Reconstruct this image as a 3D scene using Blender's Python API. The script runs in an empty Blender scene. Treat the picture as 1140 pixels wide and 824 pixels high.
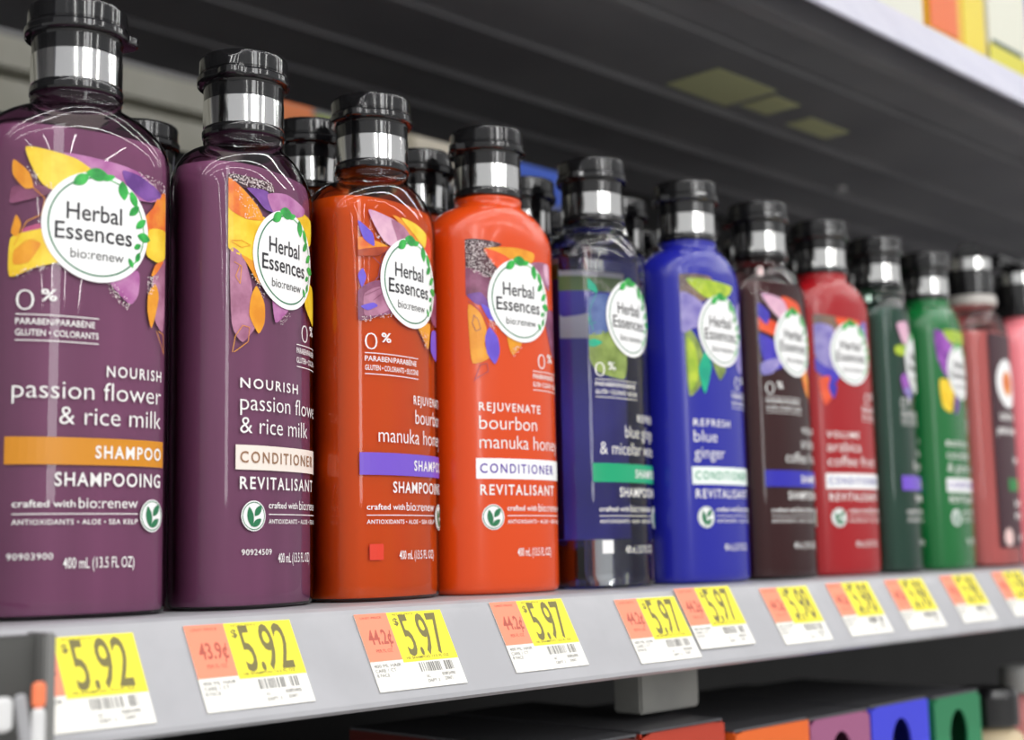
import bpy, bmesh, math, random
from mathutils import Vector, Matrix
random.seed(7)
R = math.radians
SC = bpy.context.scene
COL = SC.collection

# ------------------------------------------------------------------ camera, world, lights, exposure
def sl(c):
    return c / 12.92 if c <= .04045 else ((c + .055) / 1.055) ** 2.4
def rgb(r, g, b):
    return (sl(r / 255), sl(g / 255), sl(b / 255), 1)

F_AX = Vector((0.71277921, 0.68993011, 0.12626262))
R_AX = Vector((0.69722652, -0.71655622, -0.0205513))
U_AX = Vector((-0.0762953, -0.10268219, 0.99178395))
cam = bpy.data.cameras.new('camera'); cam_o = bpy.data.objects.new('camera', cam); COL.objects.link(cam_o)
m = Matrix((R_AX, U_AX, -F_AX)).transposed().to_4x4(); m.translation = Vector((0, 0, .01879))
cam_o.matrix_world = m
cam.sensor_width = 36; cam.lens = 1550.4 / 1140 * 36; cam.clip_start = .02
cam.dof.use_dof = True; cam.dof.focus_distance = .497; cam.dof.aperture_fstop = 8.2
SC.camera = cam_o
SC.view_settings.view_transform = 'Standard'; SC.view_settings.look = 'None'
SC.view_settings.gamma = 1; SC.view_settings.use_curve_mapping = False
SC.view_settings.exposure = 0.0

w = bpy.data.worlds.new('store'); SC.world = w; w.use_nodes = True
nt = w.node_tree; bg = nt.nodes['Background']
tc = nt.nodes.new('ShaderNodeTexCoord'); sp = nt.nodes.new('ShaderNodeSeparateXYZ'); cr = nt.nodes.new('ShaderNodeValToRGB')
mr = nt.nodes.new('ShaderNodeMapRange'); mr.inputs[1].default_value = -1; mr.inputs[2].default_value = 1
nt.links.new(tc.outputs['Generated'], sp.inputs[0]); nt.links.new(sp.outputs[2], mr.inputs[0]); nt.links.new(mr.outputs[0], cr.inputs[0])
cr.color_ramp.elements[0].color = (.22, .22, .23, 1); cr.color_ramp.elements[1].color = (.8, .8, .84, 1)
e = cr.color_ramp.elements.new(.46); e.color = (.52, .52, .52, 1)
e = cr.color_ramp.elements.new(.56); e.color = (.95, .95, .94, 1)
e = cr.color_ramp.elements.new(.68); e.color = (.62, .62, .64, 1)
nt.links.new(cr.outputs[0], bg.inputs[0]); bg.inputs[1].default_value = .7

def area(name, loc, target, sx, sy, power, col=(1, 1, 1)):
    l = bpy.data.lights.new(name, 'AREA'); l.shape = 'RECTANGLE'; l.size = sx; l.size_y = sy; l.energy = power; l.color = col
    o = bpy.data.objects.new(name, l); COL.objects.link(o); o.location = loc
    o.rotation_euler = (Vector(target) - Vector(loc)).to_track_quat('-Z', 'Y').to_euler()
    return o
# fluorescent ceiling tubes: three long runs along the aisle, a few across it further off
for y in (-.35, -1.0, -2.0):
    area('ceiling_tube', (1.2, y, 2.0), (1.2, y, 0), 9, .05, 42, (1, .99, .97))
for x in (-2.6, -.9, .8, 2.5):
    area('ceiling_tube', (x, -7, 2.1), (x, -7, 0), .09, 8, 60, (1, .99, .97))
# added lamp for the lit aisle opposite, a tall strip shaped for vertical streaks
area('added_strip_light', (.1, -1.6, .9), (.45, .4, .1), .28, 1.7, 8, (1, 1, 1))

# ------------------------------------------------------------------ materials
MATS = {}
def mat(name, col, rough=.5, metal=0, coat=0, spec=.5, **kw):
    if name in MATS: return MATS[name]
    M = bpy.data.materials.new(name); M.use_nodes = True; b = M.node_tree.nodes['Principled BSDF']
    b.inputs['Base Color'].default_value = col; b.inputs['Roughness'].default_value = rough
    b.inputs['Metallic'].default_value = metal; b.inputs['Coat Weight'].default_value = coat
    b.inputs['Coat Roughness'].default_value = .06
    b.inputs['Specular IOR Level'].default_value = spec
    for k, v in kw.items(): b.inputs[k.replace('_', ' ')].default_value = v
    MATS[name] = M; return M
def noisy(name, c1, c2, scale=60, rough=.5, metal=0, coat=0, detail=3, bump=0, stretch=(1, 1, 1), spec=.5):
    if name in MATS: return MATS[name]
    M = mat(name, c1, rough, metal, coat, spec); t = M.node_tree; b = t.nodes['Principled BSDF']
    tcn = t.nodes.new('ShaderNodeTexCoord'); mp = t.nodes.new('ShaderNodeMapping'); mp.inputs['Scale'].default_value = stretch
    n = t.nodes.new('ShaderNodeTexNoise'); n.inputs['Scale'].default_value = scale; n.inputs['Detail'].default_value = detail
    r = t.nodes.new('ShaderNodeValToRGB'); r.color_ramp.elements[0].position = .35; r.color_ramp.elements[1].position = .65
    r.color_ramp.elements[0].color = c1; r.color_ramp.elements[1].color = c2
    t.links.new(tcn.outputs['Object'], mp.inputs[0]); t.links.new(mp.outputs[0], n.inputs[0]); t.links.new(n.outputs[0], r.inputs[0]); t.links.new(r.outputs[0], b.inputs[0])
    if bump:
        bp = t.nodes.new('ShaderNodeBump'); bp.inputs['Strength'].default_value = bump; bp.inputs['Distance'].default_value = .001
        t.links.new(n.outputs[0], bp.inputs['Height']); t.links.new(bp.outputs[0], b.inputs['Normal'])
    return M
def shell_mat(name, tint, rough=.03):
    if name in MATS: return MATS[name]
    M = bpy.data.materials.new(name); M.use_nodes = True; t = M.node_tree
    t.nodes.remove(t.nodes['Principled BSDF']); out = t.nodes['Material Output']
    tr = t.nodes.new('ShaderNodeBsdfTransparent'); tr.inputs[0].default_value = tint
    gl = t.nodes.new('ShaderNodeBsdfGlossy'); gl.inputs['Roughness'].default_value = rough
    fr = t.nodes.new('ShaderNodeFresnel'); fr.inputs[0].default_value = 1.5
    mx = t.nodes.new('ShaderNodeMixShader')
    t.links.new(fr.outputs[0], mx.inputs[0]); t.links.new(tr.outputs[0], mx.inputs[1]); t.links.new(gl.outputs[0], mx.inputs[2]); t.links.new(mx.outputs[0], out.inputs[0])
    MATS[name] = M; return M

BLACK = mat('gloss_black', rgb(22, 22, 24), .12, coat=.6)
CHROME = mat('chrome', (.86, .86, .85, 1), .10, metal=1)
WHITE = mat('print_white', rgb(244, 242, 240), .35)
BADGE = mat('badge_white', rgb(250, 250, 250), .30)
DGREEN = mat('print_dark_green', rgb(40, 120, 80), .35)
LEAFG = noisy('print_leaf_green', rgb(30, 140, 60), rgb(60, 190, 80), 300, .35)
INK = mat('print_ink', rgb(40, 38, 44), .4)
GREYINK = mat('print_grey_ink', rgb(95, 95, 95), .4)

# ------------------------------------------------------------------ scene helpers
def obj(name, me, parent=None, mats=None):
    o = bpy.data.objects.new(name, me); COL.objects.link(o)
    if parent is not None: o.parent = parent
    if mats is not None:
        for k in (mats if isinstance(mats, (list, tuple)) else [mats]): me.materials.append(k)
    return o
def empty(name, loc, rz, label, cat, group=None):
    o = bpy.data.objects.new(name, None); COL.objects.link(o); o.location = loc; o.rotation_euler = (0, 0, rz)
    o.empty_display_size = .02; tag(o, label, cat, group); return o
def tag(o, label, cat, group=None):
    o['label'] = label; o['category'] = cat
    if group: o['group'] = group
def struct(o): o['kind'] = 'structure'; return o
def mesh_from(verts, faces, smooth=False, name='mesh'):
    me = bpy.data.meshes.new(name); me.from_pydata(verts, [], faces); me.update()
    if smooth:
        for p in me.polygons: p.use_smooth = True
    return me
def bm_mesh(bm, name='mesh', smooth=False, angle=None):
    bmesh.ops.recalc_face_normals(bm, faces=bm.faces)
    me = bpy.data.meshes.new(name); bm.to_mesh(me); bm.free()
    for p in me.polygons: p.use_smooth = smooth
    if smooth and angle: me.set_sharp_from_angle(angle=angle)
    return me
def add_box(bm, x0, x1, y0, y1, z0, z1, bev=0):
    r = bmesh.ops.create_cube(bm, size=1)
    for v in r['verts']:
        v.co = Vector(((x0 + x1) / 2 + v.co.x * (x1 - x0), (y0 + y1) / 2 + v.co.y * (y1 - y0), (z0 + z1) / 2 + v.co.z * (z1 - z0)))
    if bev:
        es = {e for v in r['verts'] for e in v.link_edges}
        bmesh.ops.bevel(bm, geom=list(es), offset=bev, segments=2, affect='EDGES', clamp_overlap=True)
def box(name, x0, x1, y0, y1, z0, z1, material, parent=None, bev=.0008):
    bm = bmesh.new(); add_box(bm, x0, x1, y0, y1, z0, z1, bev)
    return obj(name, bm_mesh(bm, name), parent, material)
def lathe(prof, seg=64, rfun=None):
    q = [prof[0]]
    for a, b in zip(prof, prof[1:]):
        d = math.hypot(b[0] - a[0], b[1] - a[1])
        if d > .0012:
            for t in (.0002 / d, 1 - .0002 / d): q.append((a[0] + (b[0] - a[0]) * t, a[1] + (b[1] - a[1]) * t))
        q.append(b)
    prof = q
    vs, fs = [], []
    for (r, z) in prof:
        for k in range(seg):
            a = 2 * math.pi * k / seg
            rr, zz = (r, z) if rfun is None else rfun(r, z, a)
            vs.append((rr * math.cos(a), rr * math.sin(a), zz))
    for i in range(len(prof) - 1):
        for k in range(seg):
            k2 = (k + 1) % seg
            fs.append((i * seg + k, i * seg + k2, (i + 1) * seg + k2, (i + 1) * seg + k))
    fs.append(tuple(reversed(range(seg)))); fs.append(tuple(range((len(prof) - 1) * seg, len(prof) * seg)))
    return vs, fs
def lathe_mesh(prof, seg=64, rfun=None, angle=35):
    me = mesh_from(*lathe(prof, seg, rfun), smooth=True); me.set_sharp_from_angle(angle=R(angle)); return me

# ------------------------------------------------------------------ shelves and structure
SHEET = noisy('grey_painted_steel', rgb(166, 166, 170), rgb(174, 174, 178), 40, .38, coat=.2)
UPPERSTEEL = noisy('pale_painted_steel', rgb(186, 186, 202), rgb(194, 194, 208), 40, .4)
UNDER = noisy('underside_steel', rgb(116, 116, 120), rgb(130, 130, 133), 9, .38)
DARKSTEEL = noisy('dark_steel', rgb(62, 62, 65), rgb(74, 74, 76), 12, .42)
BACKP = noisy('back_panel_paint', rgb(28, 28, 30), rgb(36, 36, 38), 20, .5)
RAILM = noisy('cream_rail_paint', rgb(176, 174, 160), rgb(186, 184, 172), 25, .45)

struct(box('floor', -8, 10, -9, 4, -1.0, -.95, noisy('floor_tiles', rgb(176, 174, 170), rgb(190, 188, 184), 3, .25), None, .001))
def shelf(name, ztop, yback, x0, x1, label, m_front, lip=(.376, .3605, .0325)):
    """deck with a bull-nosed sloping price channel; all ONE pressed sheet, underside as a part"""
    r = empty(name, (0, 0, ztop), 0, label, 'shelf', None)
    yt, yb, dz = lip
    pr = [(yback, 0), (yt + .006, 0), (yt + .003, -.0004), (yt + .001, -.0014), (yt, -.003), (yb, -dz + .0015), (yb - .0003, -dz), (yb + .0012, -dz - .0012), (yb + .003, -dz - .0004), (yt + .0045, -.006), (yback, -.006)]
    n = len(pr); vs = [(x0, y, z) for y, z in pr] + [(x1, y, z) for y, z in pr]
    fs = [(i, (i + 1) % n, n + (i + 1) % n, n + i) for i in range(n)] + [tuple(range(n))[::-1], tuple(range(n, 2 * n))]
    me = mesh_from(vs, fs); obj('deck', me, r, m_front)
    bm = bmesh.new(); add_box(bm, x0 + .002, x1 - .002, yt + .02, yback - .002, -.022, -.0065, .0008)
    add_box(bm, x0 + .002, x1 - .002, yt + .008, yt + .020, -.032, -.0065, .0008)
    for yy in ((.441, .520, .585, .640) if ztop > .2 else (.50, .60)):
        add_box(bm, x0 + .002, x1 - .002, yy - .004, yy + .004, -.027, -.0215, .0015)
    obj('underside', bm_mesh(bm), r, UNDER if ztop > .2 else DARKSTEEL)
    return r
main = shelf('display_shelf', 0, .70, .02, 2.2, 'grey metal shelf with a sloping price channel carrying the front row of shampoo bottles', SHEET)
up = shelf('display_shelf', .3255, .70, -.30, 2.2, 'upper pale metal shelf with dark underside above the bottles, bright packages on it', UPPERSTEEL)
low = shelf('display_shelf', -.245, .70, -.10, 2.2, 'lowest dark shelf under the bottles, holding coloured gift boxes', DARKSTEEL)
# back panel of the bay
for z0_, z1_, lb in ((-.9, .258, 'dark back panel of the shelving bay behind the bottles'), (.330, .70, 'dark back panel behind the packages on the upper shelf')):
    tag(box('shelving_backboard', -.6, 2.6, .702, .712, z0_, z1_, BACKP), lb, 'panel')
bm = bmesh.new(); add_box(bm, .80, 2.6, .702, .712, .2585, .3190, .0005)
tag(obj('closing_strip', bm_mesh(bm), None, BACKP), 'dark strip closing the slot above the backboard toward the right', 'panel')
# next aisle's fixture, seen through the slot above the backboard
FB = noisy('far_fixture_grey', rgb(104, 104, 106), rgb(124, 124, 124), 6, .6)
struct(box('wall_back', -2.5, 4.5, 1.29, 1.33, -.95, .95, FB))
bm = bmesh.new()
add_box(bm, -1.0, .80, 1.15, 1.21, .4500, .4830, .003); add_box(bm, -1.0, .80, 1.17, 1.21, .4430, .4500, 0); add_box(bm, -1.0, .80, 1.15, 1.21, .395, .4430, .003)
tag(obj('back_rail', bm_mesh(bm), None, RAILM), 'cream double rail of the next aisle seen behind the purple bottles', 'rail')
bm = bmesh.new(); add_box(bm, .82, 2.4, 1.12, 1.27, .420, .4330, .002); tag(obj('far_ledge', bm_mesh(bm), None, FB), 'grey ledge of the next aisle carrying blurred goods', 'ledge')
def carton(x0, x1, y0, z0, z1, colr, label, kind='carton', grp=None):
    r = empty(kind, ((x0 + x1) / 2, y0 + .03, z0), 0, label, kind, grp)
    hw = (x1 - x0) / 2; m_ = mat('carton_%d_%d_%d' % colr, rgb(*colr), .5)
    box('box_body', -hw, hw, -.03, .03, 0, z1 - z0, m_, r, .0015)
    box('top_flap', -hw * .96, hw * .96, -.029, .029, z1 - z0, z1 - z0 + .0012, m_, r, .0003)
    return r
for a in [(.850, .900, 1.16, .492, (245, 140, 80), 'small orange carton glimpsed beside the second purple bottle cap'),
          (.905, .945, 1.16, .485, (195, 215, 60), 'small lime carton glimpsed left of the amber-red shampoo cap'),
          (1.045, 1.125, 1.16, .500, (235, 225, 205), 'cream carton glimpsed between the two orange-red bottles'),
          (1.195, 1.300, 1.16, .495, (60, 105, 225), 'blue carton glimpsed right of the orange conditioner cap')]:
    carton(a[0], a[1], a[2], .4332, a[3], a[4], a[5])
# bracket under the shelf
r = empty('shelf_bracket', (.507, .404, -.0065), 0, 'grey metal bracket block under the shelf below the blue bottles', 'bracket')
box('bracket_block', -.016, .027, -.004, .012, -.0495, -.0275, noisy('bracket_grey', rgb(150, 150, 146), rgb(165, 165, 160), 30, .5), r, .001)
box('mounting_flange', -.031, .031, -.002, .030, -.0275, -.0258, DARKSTEEL, r, .0004)
# dark end bracket at the left with slot
r = empty('end_bracket', (.1085, .352, -.0003), 0, 'dark grey plastic end bracket covering the left end of the price channel', 'bracket')
DP = noisy('dark_plastic', rgb(72, 72, 70), rgb(84, 84, 82), 15, .45)
bm = bmesh.new(); add_box(bm, -.06, .0715, -.006, .0, -.040, -.001, .0006); obj('face_plate', bm_mesh(bm), r, DP)
bm = bmesh.new(); add_box(bm, .0690, .0724, -.0105, 0.001, -.040, -.0005, .0006); obj('edge_rib', bm_mesh(bm), r, noisy('grey_plastic', rgb(120, 120, 118), rgb(130, 130, 128), 15, .4))
def peg(x, z, ln, rad, cols, tilt, label, name, cat):
    r = empty(name, (x, .3365, z), 0, label, cat); r.rotation_euler = (0, tilt, 0)
    zz = 0
    for nm, c, l in cols:
        pf = [(rad * .5, zz), (rad * .9, zz + .0006), (rad, zz + .0015), (rad, zz + l - .0015), (rad * .92, zz + l - .0006), (rad * .55, zz + l)]
        obj(nm, lathe_mesh(pf, 20), r, c); zz += l
    for c in r.children: c.scale = (1, .5, 1)
WP = mat('milky_plastic', rgb(225, 225, 225), .35); OP = mat('orange_paper', rgb(255, 135, 90), .5); GP = mat('grey_milky', rgb(165, 165, 168), .4)
peg(.1735, -.0285, .02, .0019, [('lower_wrap', WP, .0095), ('upper_wrap', OP, .0065)], 0, 'narrow rolled tag with orange tip and white base beside the first price tag', 'rolled_tag', 'tag')
peg(.1705, -.0285, .02, .0017, [('clip_body', GP, .0135)], -.16, 'grey rounded plastic clip leaning left of the rolled orange tag', 'plastic_clip', 'clip')
peg(.1636, -.0240, .02, .0030, [('clip_body', WP, .0085)], 0, 'white rounded plastic clip at the far left edge of the shelf end', 'plastic_clip', 'clip')
# rivet that catches light on the underside and flat patches painted as blurred reflections of goods
r = obj('rivet', lathe_mesh([(.0045, 0), (.0045, -.0012), (.003, -.0025), (.001, -.003)], 24), None, mat('bright_steel', rgb(225, 225, 225), .3, metal=.3)); r.location = (.983, .575, .3033); tag(r, 'small bright round rivet under the upper shelf above the brown bottle', 'rivet')
for (x0, x1, y0, y1, c, lb) in [(.672, .735, .472, .512, (205, 208, 160), 'pale green painted reflection on the underside of the upper shelf'),
                               (.742, .772, .478, .505, (205, 160, 80), 'ochre painted reflection beside the pale green one under the upper shelf'),
                               (.800, .850, .488, .508, (205, 170, 165), 'dull pink painted reflection under the upper shelf above the red bottle')]:
    s = box('shelf_reflection_patch', x0, x1, y0, y1, .3029, .3034, mat('painted_reflection_%d' % c[0], rgb(*c), .6), None, .0001); tag(s, lb, 'painted_reflection')

# ------------------------------------------------------------------ flat print builder
FONTC = {}
def glyphs(s, bold=0.0, spacing=1.0):
    key = (s, bold, spacing)
    if key in FONTC: return FONTC[key]
    cu = bpy.data.curves.new('t', 'FONT'); cu.body = s; cu.size = 1; cu.offset = bold; cu.space_character = spacing; cu.resolution_u = 3
    o = bpy.data.objects.new('t', cu); COL.objects.link(o)
    bpy.context.view_layer.update()
    me = bpy.data.meshes.new_from_object(o.evaluated_get(bpy.context.evaluated_depsgraph_get()))
    vs = [(v.co.x, v.co.y) for v in me.vertices]; fs = [tuple(p.vertices) for p in me.polygons]
    bpy.data.objects.remove(o); bpy.data.curves.remove(cu); bpy.data.meshes.remove(me)
    FONTC[key] = (vs, fs); return vs, fs
CAPH = max(v[1] for v in glyphs('H')[0])

class Print:
    """flat shapes in (u, z) metres; mapped on a surface afterwards"""
    def __init__(s): s.v = []; s.f = []; s.mi = []; s.mats = []
    def _m(s, m):
        if m not in s.mats: s.mats.append(m)
        return s.mats.index(m)
    def add(s, vs, fs, m, lay=1):
        b = len(s.v); k = s._m(m)
        s.v += [(x, z, lay) for x, z in vs]
        for f in fs: s.f.append(tuple(b + i for i in f)); s.mi.append(k)
    def text(s, t, ul, ur, zb, cap, m, bold=.0, spacing=1.0, lay=1):
        vs, fs = glyphs(t, bold, spacing)
        x0 = min(v[0] for v in vs); x1 = max(v[0] for v in vs)
        sx = (ur - ul) / (x1 - x0); sz = cap / CAPH
        s.add([(ul + (x - x0) * sx, zb + y * sz) for x, y in vs], fs, m, lay)
    def rect(s, a, b, c, d, m, lay=1): s.add([(a, c), (b, c), (b, d), (a, d)], [(0, 1, 2, 3)], m, lay)
    def poly(s, pts, m, lay=1, smooth=4):
        n = len(pts); out = []
        for i in range(n):
            p0, p1, p2, p3 = pts[i - 1], pts[i], pts[(i + 1) % n], pts[(i + 2) % n]
            for k in range(smooth):
                t = k / smooth
                q = []
                for a in (0, 1):
                    tg1 = (p2[a] - p0[a]) * .32; tg2 = (p3[a] - p1[a]) * .32
                    h = 2 * t ** 3 - 3 * t ** 2 + 1; h1 = t ** 3 - 2 * t ** 2 + t; h2 = -2 * t ** 3 + 3 * t ** 2; h3 = t ** 3 - t ** 2
                    q.append(h * p1[a] + h1 * tg1 + h2 * p2[a] + h3 * tg2)
                out.append(tuple(q))
        s.add(out, [tuple(range(len(out)))], m, lay)
    def disc(s, cx, cz, r, m, lay=1, n=48, rz=None):
        rz = rz or r
        s.add([(cx + r * math.cos(2 * math.pi * k / n), cz + rz * math.sin(2 * math.pi * k / n)) for k in range(n)], [tuple(range(n))], m, lay)
    def ring(s, cx, cz, r, wd, a0, a1, m, lay=1, n=48):
        vs = []
        for k in range(n + 1):
            a = a0 + (a1 - a0) * k / n
            vs += [(cx + (r - wd) * math.cos(a), cz + (r - wd) * math.sin(a)), (cx + r * math.cos(a), cz + r * math.sin(a))]
        s.add(vs, [(2 * k, 2 * k + 1, 2 * k + 3, 2 * k + 2) for k in range(n)], m, lay)
    def stroke(s, pts, wd, m, lay=1, closed=False):
        n = len(pts)
        for i in range(n if closed else n - 1):
            a, b = pts[i], pts[(i + 1) % n]; dx, dz = b[0] - a[0], b[1] - a[1]; L = math.hypot(dx, dz) or 1
            nx, nz = -dz / L * wd / 2, dx / L * wd / 2
            s.add([(a[0] + nx, a[1] + nz), (a[0] - nx, a[1] - nz), (b[0] - nx, b[1] - nz), (b[0] + nx, b[1] + nz)], [(0, 1, 2, 3)], m, lay)
    def leaf(s, cx, cz, L, W, ang, m, lay=1):
        pts = []
        for k in range(13): t = k / 12; pts.append((L * (t - .5), W / 2 * math.sin(math.pi * t) ** .8 if 0 < t < 1 else 0))
        for k in range(11, 0, -1): t = k / 12; pts.append((L * (t - .5), -W / 2 * math.sin(math.pi * t) ** .8))
        c, sn = math.cos(ang), math.sin(ang)
        s.add([(cx + x * c - y * sn, cz + x * sn + y * c) for x, y in pts], [tuple(range(len(pts)))], m, lay)
    def build(s, name, parent, fn, clip=None, cut=.0025, off=.00010, lay=.00006):
        bm = bmesh.new(); vs = [bm.verts.new(v) for v in s.v]
        for f, k in zip(s.f, s.mi):
            try: fc = bm.faces.new([vs[i] for i in f]); fc.material_index = k
            except ValueError: pass
        bmesh.ops.triangulate(bm, faces=[f for f in bm.faces if len(f.verts) > 4])
        if clip:
            for x, nx in ((clip[0], 1), (clip[1], -1)):
                g = bm.verts[:] + bm.edges[:] + bm.faces[:]
                bmesh.ops.bisect_plane(bm, geom=g, plane_co=(x, 0, 0), plane_no=(-nx, 0, 0), clear_outer=True)
        if cut and bm.verts:
            lo = min(v.co.x for v in bm.verts); hi = max(v.co.x for v in bm.verts)
            x = math.ceil(lo / cut) * cut
            while x < hi:
                g = bm.verts[:] + bm.edges[:] + bm.faces[:]
                bmesh.ops.bisect_plane(bm, geom=g, plane_co=(x, 0, 0), plane_no=(1, 0, 0)); x += cut
        for v in bm.verts: v.co = fn(v.co.x, v.co.y, off + lay * v.co.z)
        me = bpy.data.meshes.new(name); bm.to_mesh(me); bm.free()
        return obj(name, me, parent, s.mats)

# ------------------------------------------------------------------ bottle geometry
BW, BT, BN = .0625, .0370, 2.45
_tab = []
L = 0; px, py = 0, -BT / 2
for k in range(1501):
    a = math.pi / 2 * k / 1500
    x = math.sin(a) ** (2 / BN) * BW / 2; y = -math.cos(a) ** (2 / BN) * BT / 2
    L += math.hypot(x - px, y - py); px, py = x, y; _tab.append((L, x, y))
def surf(u, z, off, back=False):
    s = 1 if u >= 0 else -1; a = min(abs(u), _tab[-3][0])
    lo, hi = 0, len(_tab) - 1
    while hi - lo > 1:
        md = (lo + hi) // 2
        if _tab[md][0] < a: lo = md
        else: hi = md
    l0, x0, y0 = _tab[lo]; l1, x1, y1 = _tab[hi]; t = (a - l0) / (l1 - l0) if l1 > l0 else 0
    x, y = x0 + (x1 - x0) * t, y0 + (y1 - y0) * t
    nx = (x / (BW / 2)) ** (BN - 1) / (BW / 2) if x > 0 else 0; ny = -(abs(y) / (BT / 2)) ** (BN - 1) / (BT / 2); q = math.hypot(nx, ny) or 1
    X, Y = s * (x + nx / q * off), y + ny / q * off
    return Vector((-X, -Y, z)) if back else Vector((X, Y, z))

H2, T2 = BW / 2, BT / 2
PROF = [(.0004, H2 - .0034, T2 - .0032, 2.35), (0, H2 - .0024, T2 - .0023, 2.4), (.0003, H2 - .0013, T2 - .0013, 2.4), (.0011, H2 - .0005, T2 - .0005, BN), (.0025, H2 - .0001, T2 - .0001, BN),
        (.0060, H2, T2, BN), (.040, H2, T2, BN), (.080, H2, T2, BN), (.120, H2, T2, BN), (.1435, H2, T2, BN), (.1470, H2 - .0002, T2 - .0001, BN), (.1500, H2 - .0008, T2 - .0004, BN), (.1527, H2 - .0020, T2 - .0008, 2.4),
        (.1550, H2 - .0036, T2 - .0013, 2.35), (.1572, H2 - .0058, T2 - .0018, 2.3), (.1590, H2 - .0083, T2 - .0023, 2.2), (.1604, H2 - .0110, T2 - .0029, 2.1), (.1615, H2 - .0136, T2 - .0036, 2.0),
        (.1622, .0154, .0144, 2.0), (.1632, .0146, .0141, 2.0), (.1645, .0143, .0140, 2), (.1655, .0146, .0144, 2), (.1662, .0143, .0141, 2), (.1668, .0128, .0128, 2)]
def loft(prof, seg=96, inset=0, zmax=None, zmin=None):
    vs, fs = [], []; pr = []
    for (z, hw, ht, n) in prof:
        if zmax is not None and z > zmax: continue
        pr.append([z, hw - inset, ht - inset, n])
    if zmin is not None: pr = [[max(z, zmin), a, b, n] for z, a, b, n in pr]
    for (z, hw, ht, n) in pr:
        for k in range(seg):
            a = 2 * math.pi * k / seg; c, s = math.cos(a), math.sin(a)
            e = 2 / n
            vs.append((math.copysign(abs(c) ** e, c) * hw, math.copysign(abs(s) ** e, s) * ht, z))
    m_ = len(pr)
    for i in range(m_ - 1):
        for k in range(seg):
            k2 = (k + 1) % seg; fs.append((i * seg + k, i * seg + k2, (i + 1) * seg + k2, (i + 1) * seg + k))
    fs.append(tuple(reversed(range(seg)))); fs.append(tuple(range((m_ - 1) * seg, m_ * seg)))
    me = mesh_from(vs, fs, True); me.set_sharp_from_angle(angle=R(50)); return me
BODY_ME = loft(PROF)
LIQ_TOP = .1520
def liq_prof(top):
    pr = [p for p in PROF if p[0] < top - .0003]
    lo = pr[-1]; hi = [p for p in PROF if p[0] >= top - .0003][0]; t = (top - lo[0]) / (hi[0] - lo[0])
    pr.append((top, lo[1] + (hi[1] - lo[1]) * t, lo[2] + (hi[2] - lo[2]) * t, lo[3])); return pr
LIQ_ME = loft(liq_prof(LIQ_TOP), inset=.0011, zmin=.0012)
BASE_PLASTIC = None
# cap pieces (shared meshes, lid tab points to +x)
def lidf(r, z, a):
    d = math.atan2(math.sin(a), math.cos(a)); k = max(0, 1 - (abs(d) / R(16)) ** 2)
    if .1855 < z < .1925 and r > .0155: return r + .0028 * k * (1 if z < .1893 else .35), z
    return r, z - (.0018 * k if z > .194 and r > .0148 else 0)
LID_ME = lathe_mesh([(.0125, .1858), (.0160, .1860), (.0166, .1864), (.0168, .1870), (.0168, .1888), (.0165, .1893), (.0159, .1895), (.0157, .1898), (.0157, .1902), (.0159, .1904), (.0159, .1952), (.0157, .1959), (.0152, .1964), (.0145, .1966), (.010, .1970), (.002, .1972)], 96, lidf, 28)
COLLAR_ME = lathe_mesh([(.0126, .1663), (.0145, .1666), (.0149, .1672), (.0149, .1690), (.0145, .1698), (.0141, .1700), (.0141, .1798), (.0143, .1801), (.0144, .1852), (.0147, .1859)], 72, None, 28)
BAND_ME = lathe_mesh([(.0142, .1699), (.0145, .1701), (.0145, .1799), (.0142, .1801)], 96, None, 30)
for me_, m_ in ((LID_ME, BLACK), (COLLAR_ME, BLACK), (BAND_ME, CHROME)): me_.materials.append(m_)

def petal_mat(key):
    P = {'yellow': ((235, 190, 25), (248, 215, 60)), 'amber': ((225, 140, 25), (240, 165, 40)), 'orange': ((225, 100, 25), (240, 160, 40)), 'orchid': ((165, 85, 150), (195, 130, 180)),
         'violet': ((95, 50, 130), (130, 80, 165)), 'pink': ((205, 150, 185), (230, 185, 205)), 'magenta': ((170, 50, 110), (190, 90, 130)), 'purpleleaf': ((100, 75, 200), (115, 90, 215)),
         'rust': ((150, 50, 20), (190, 75, 25)), 'plum': ((110, 50, 80), (150, 85, 120)), 'mauve': ((150, 90, 120), (190, 130, 160)), 'night': ((48, 26, 38), (84, 44, 54)), 'teal': ((20, 160, 130), (30, 185, 140)),
         'lime': ((130, 170, 40), (190, 210, 60)), 'lavender': ((120, 110, 185), (160, 150, 205)), 'bronze': ((95, 80, 80), (135, 110, 90)), 'royal': ((55, 45, 170), (75, 60, 190)),
         'scarlet': ((225, 70, 35), (240, 95, 50)), 'paleblue': ((72, 92, 150), (100, 122, 172)), 'olive': ((110, 130, 60), (150, 170, 90)), 'purple': ((120, 50, 150), (165, 90, 190))}[key]
    return noisy('petal_' + key, rgb(*P[0]), rgb(*P[1]), 140, .35)
SPK = mat('speckle_white', rgb(240, 225, 225), .4)

def speckle(P, pts, n, conv, r=.00017, dens=1.0):
    xs = [p[0] for p in pts]; ys = [p[1] for p in pts]
    def inside(x, y):
        c = False; j = len(pts) - 1
        for i in range(len(pts)):
            if (pts[i][1] > y) != (pts[j][1] > y) and x < (pts[j][0] - pts[i][0]) * (y - pts[i][1]) / (pts[j][1] - pts[i][1]) + pts[i][0]: c = not c
            j = i
        return c
    k = 0
    while k < n:
        x, y = random.uniform(min(xs), max(xs)), random.uniform(min(ys), max(ys)); k += 1
        if inside(x, y):
            u, z = conv(x, y); P.disc(u, z, r * random.uniform(.7, 1.3), SPK, 5, 6)

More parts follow.
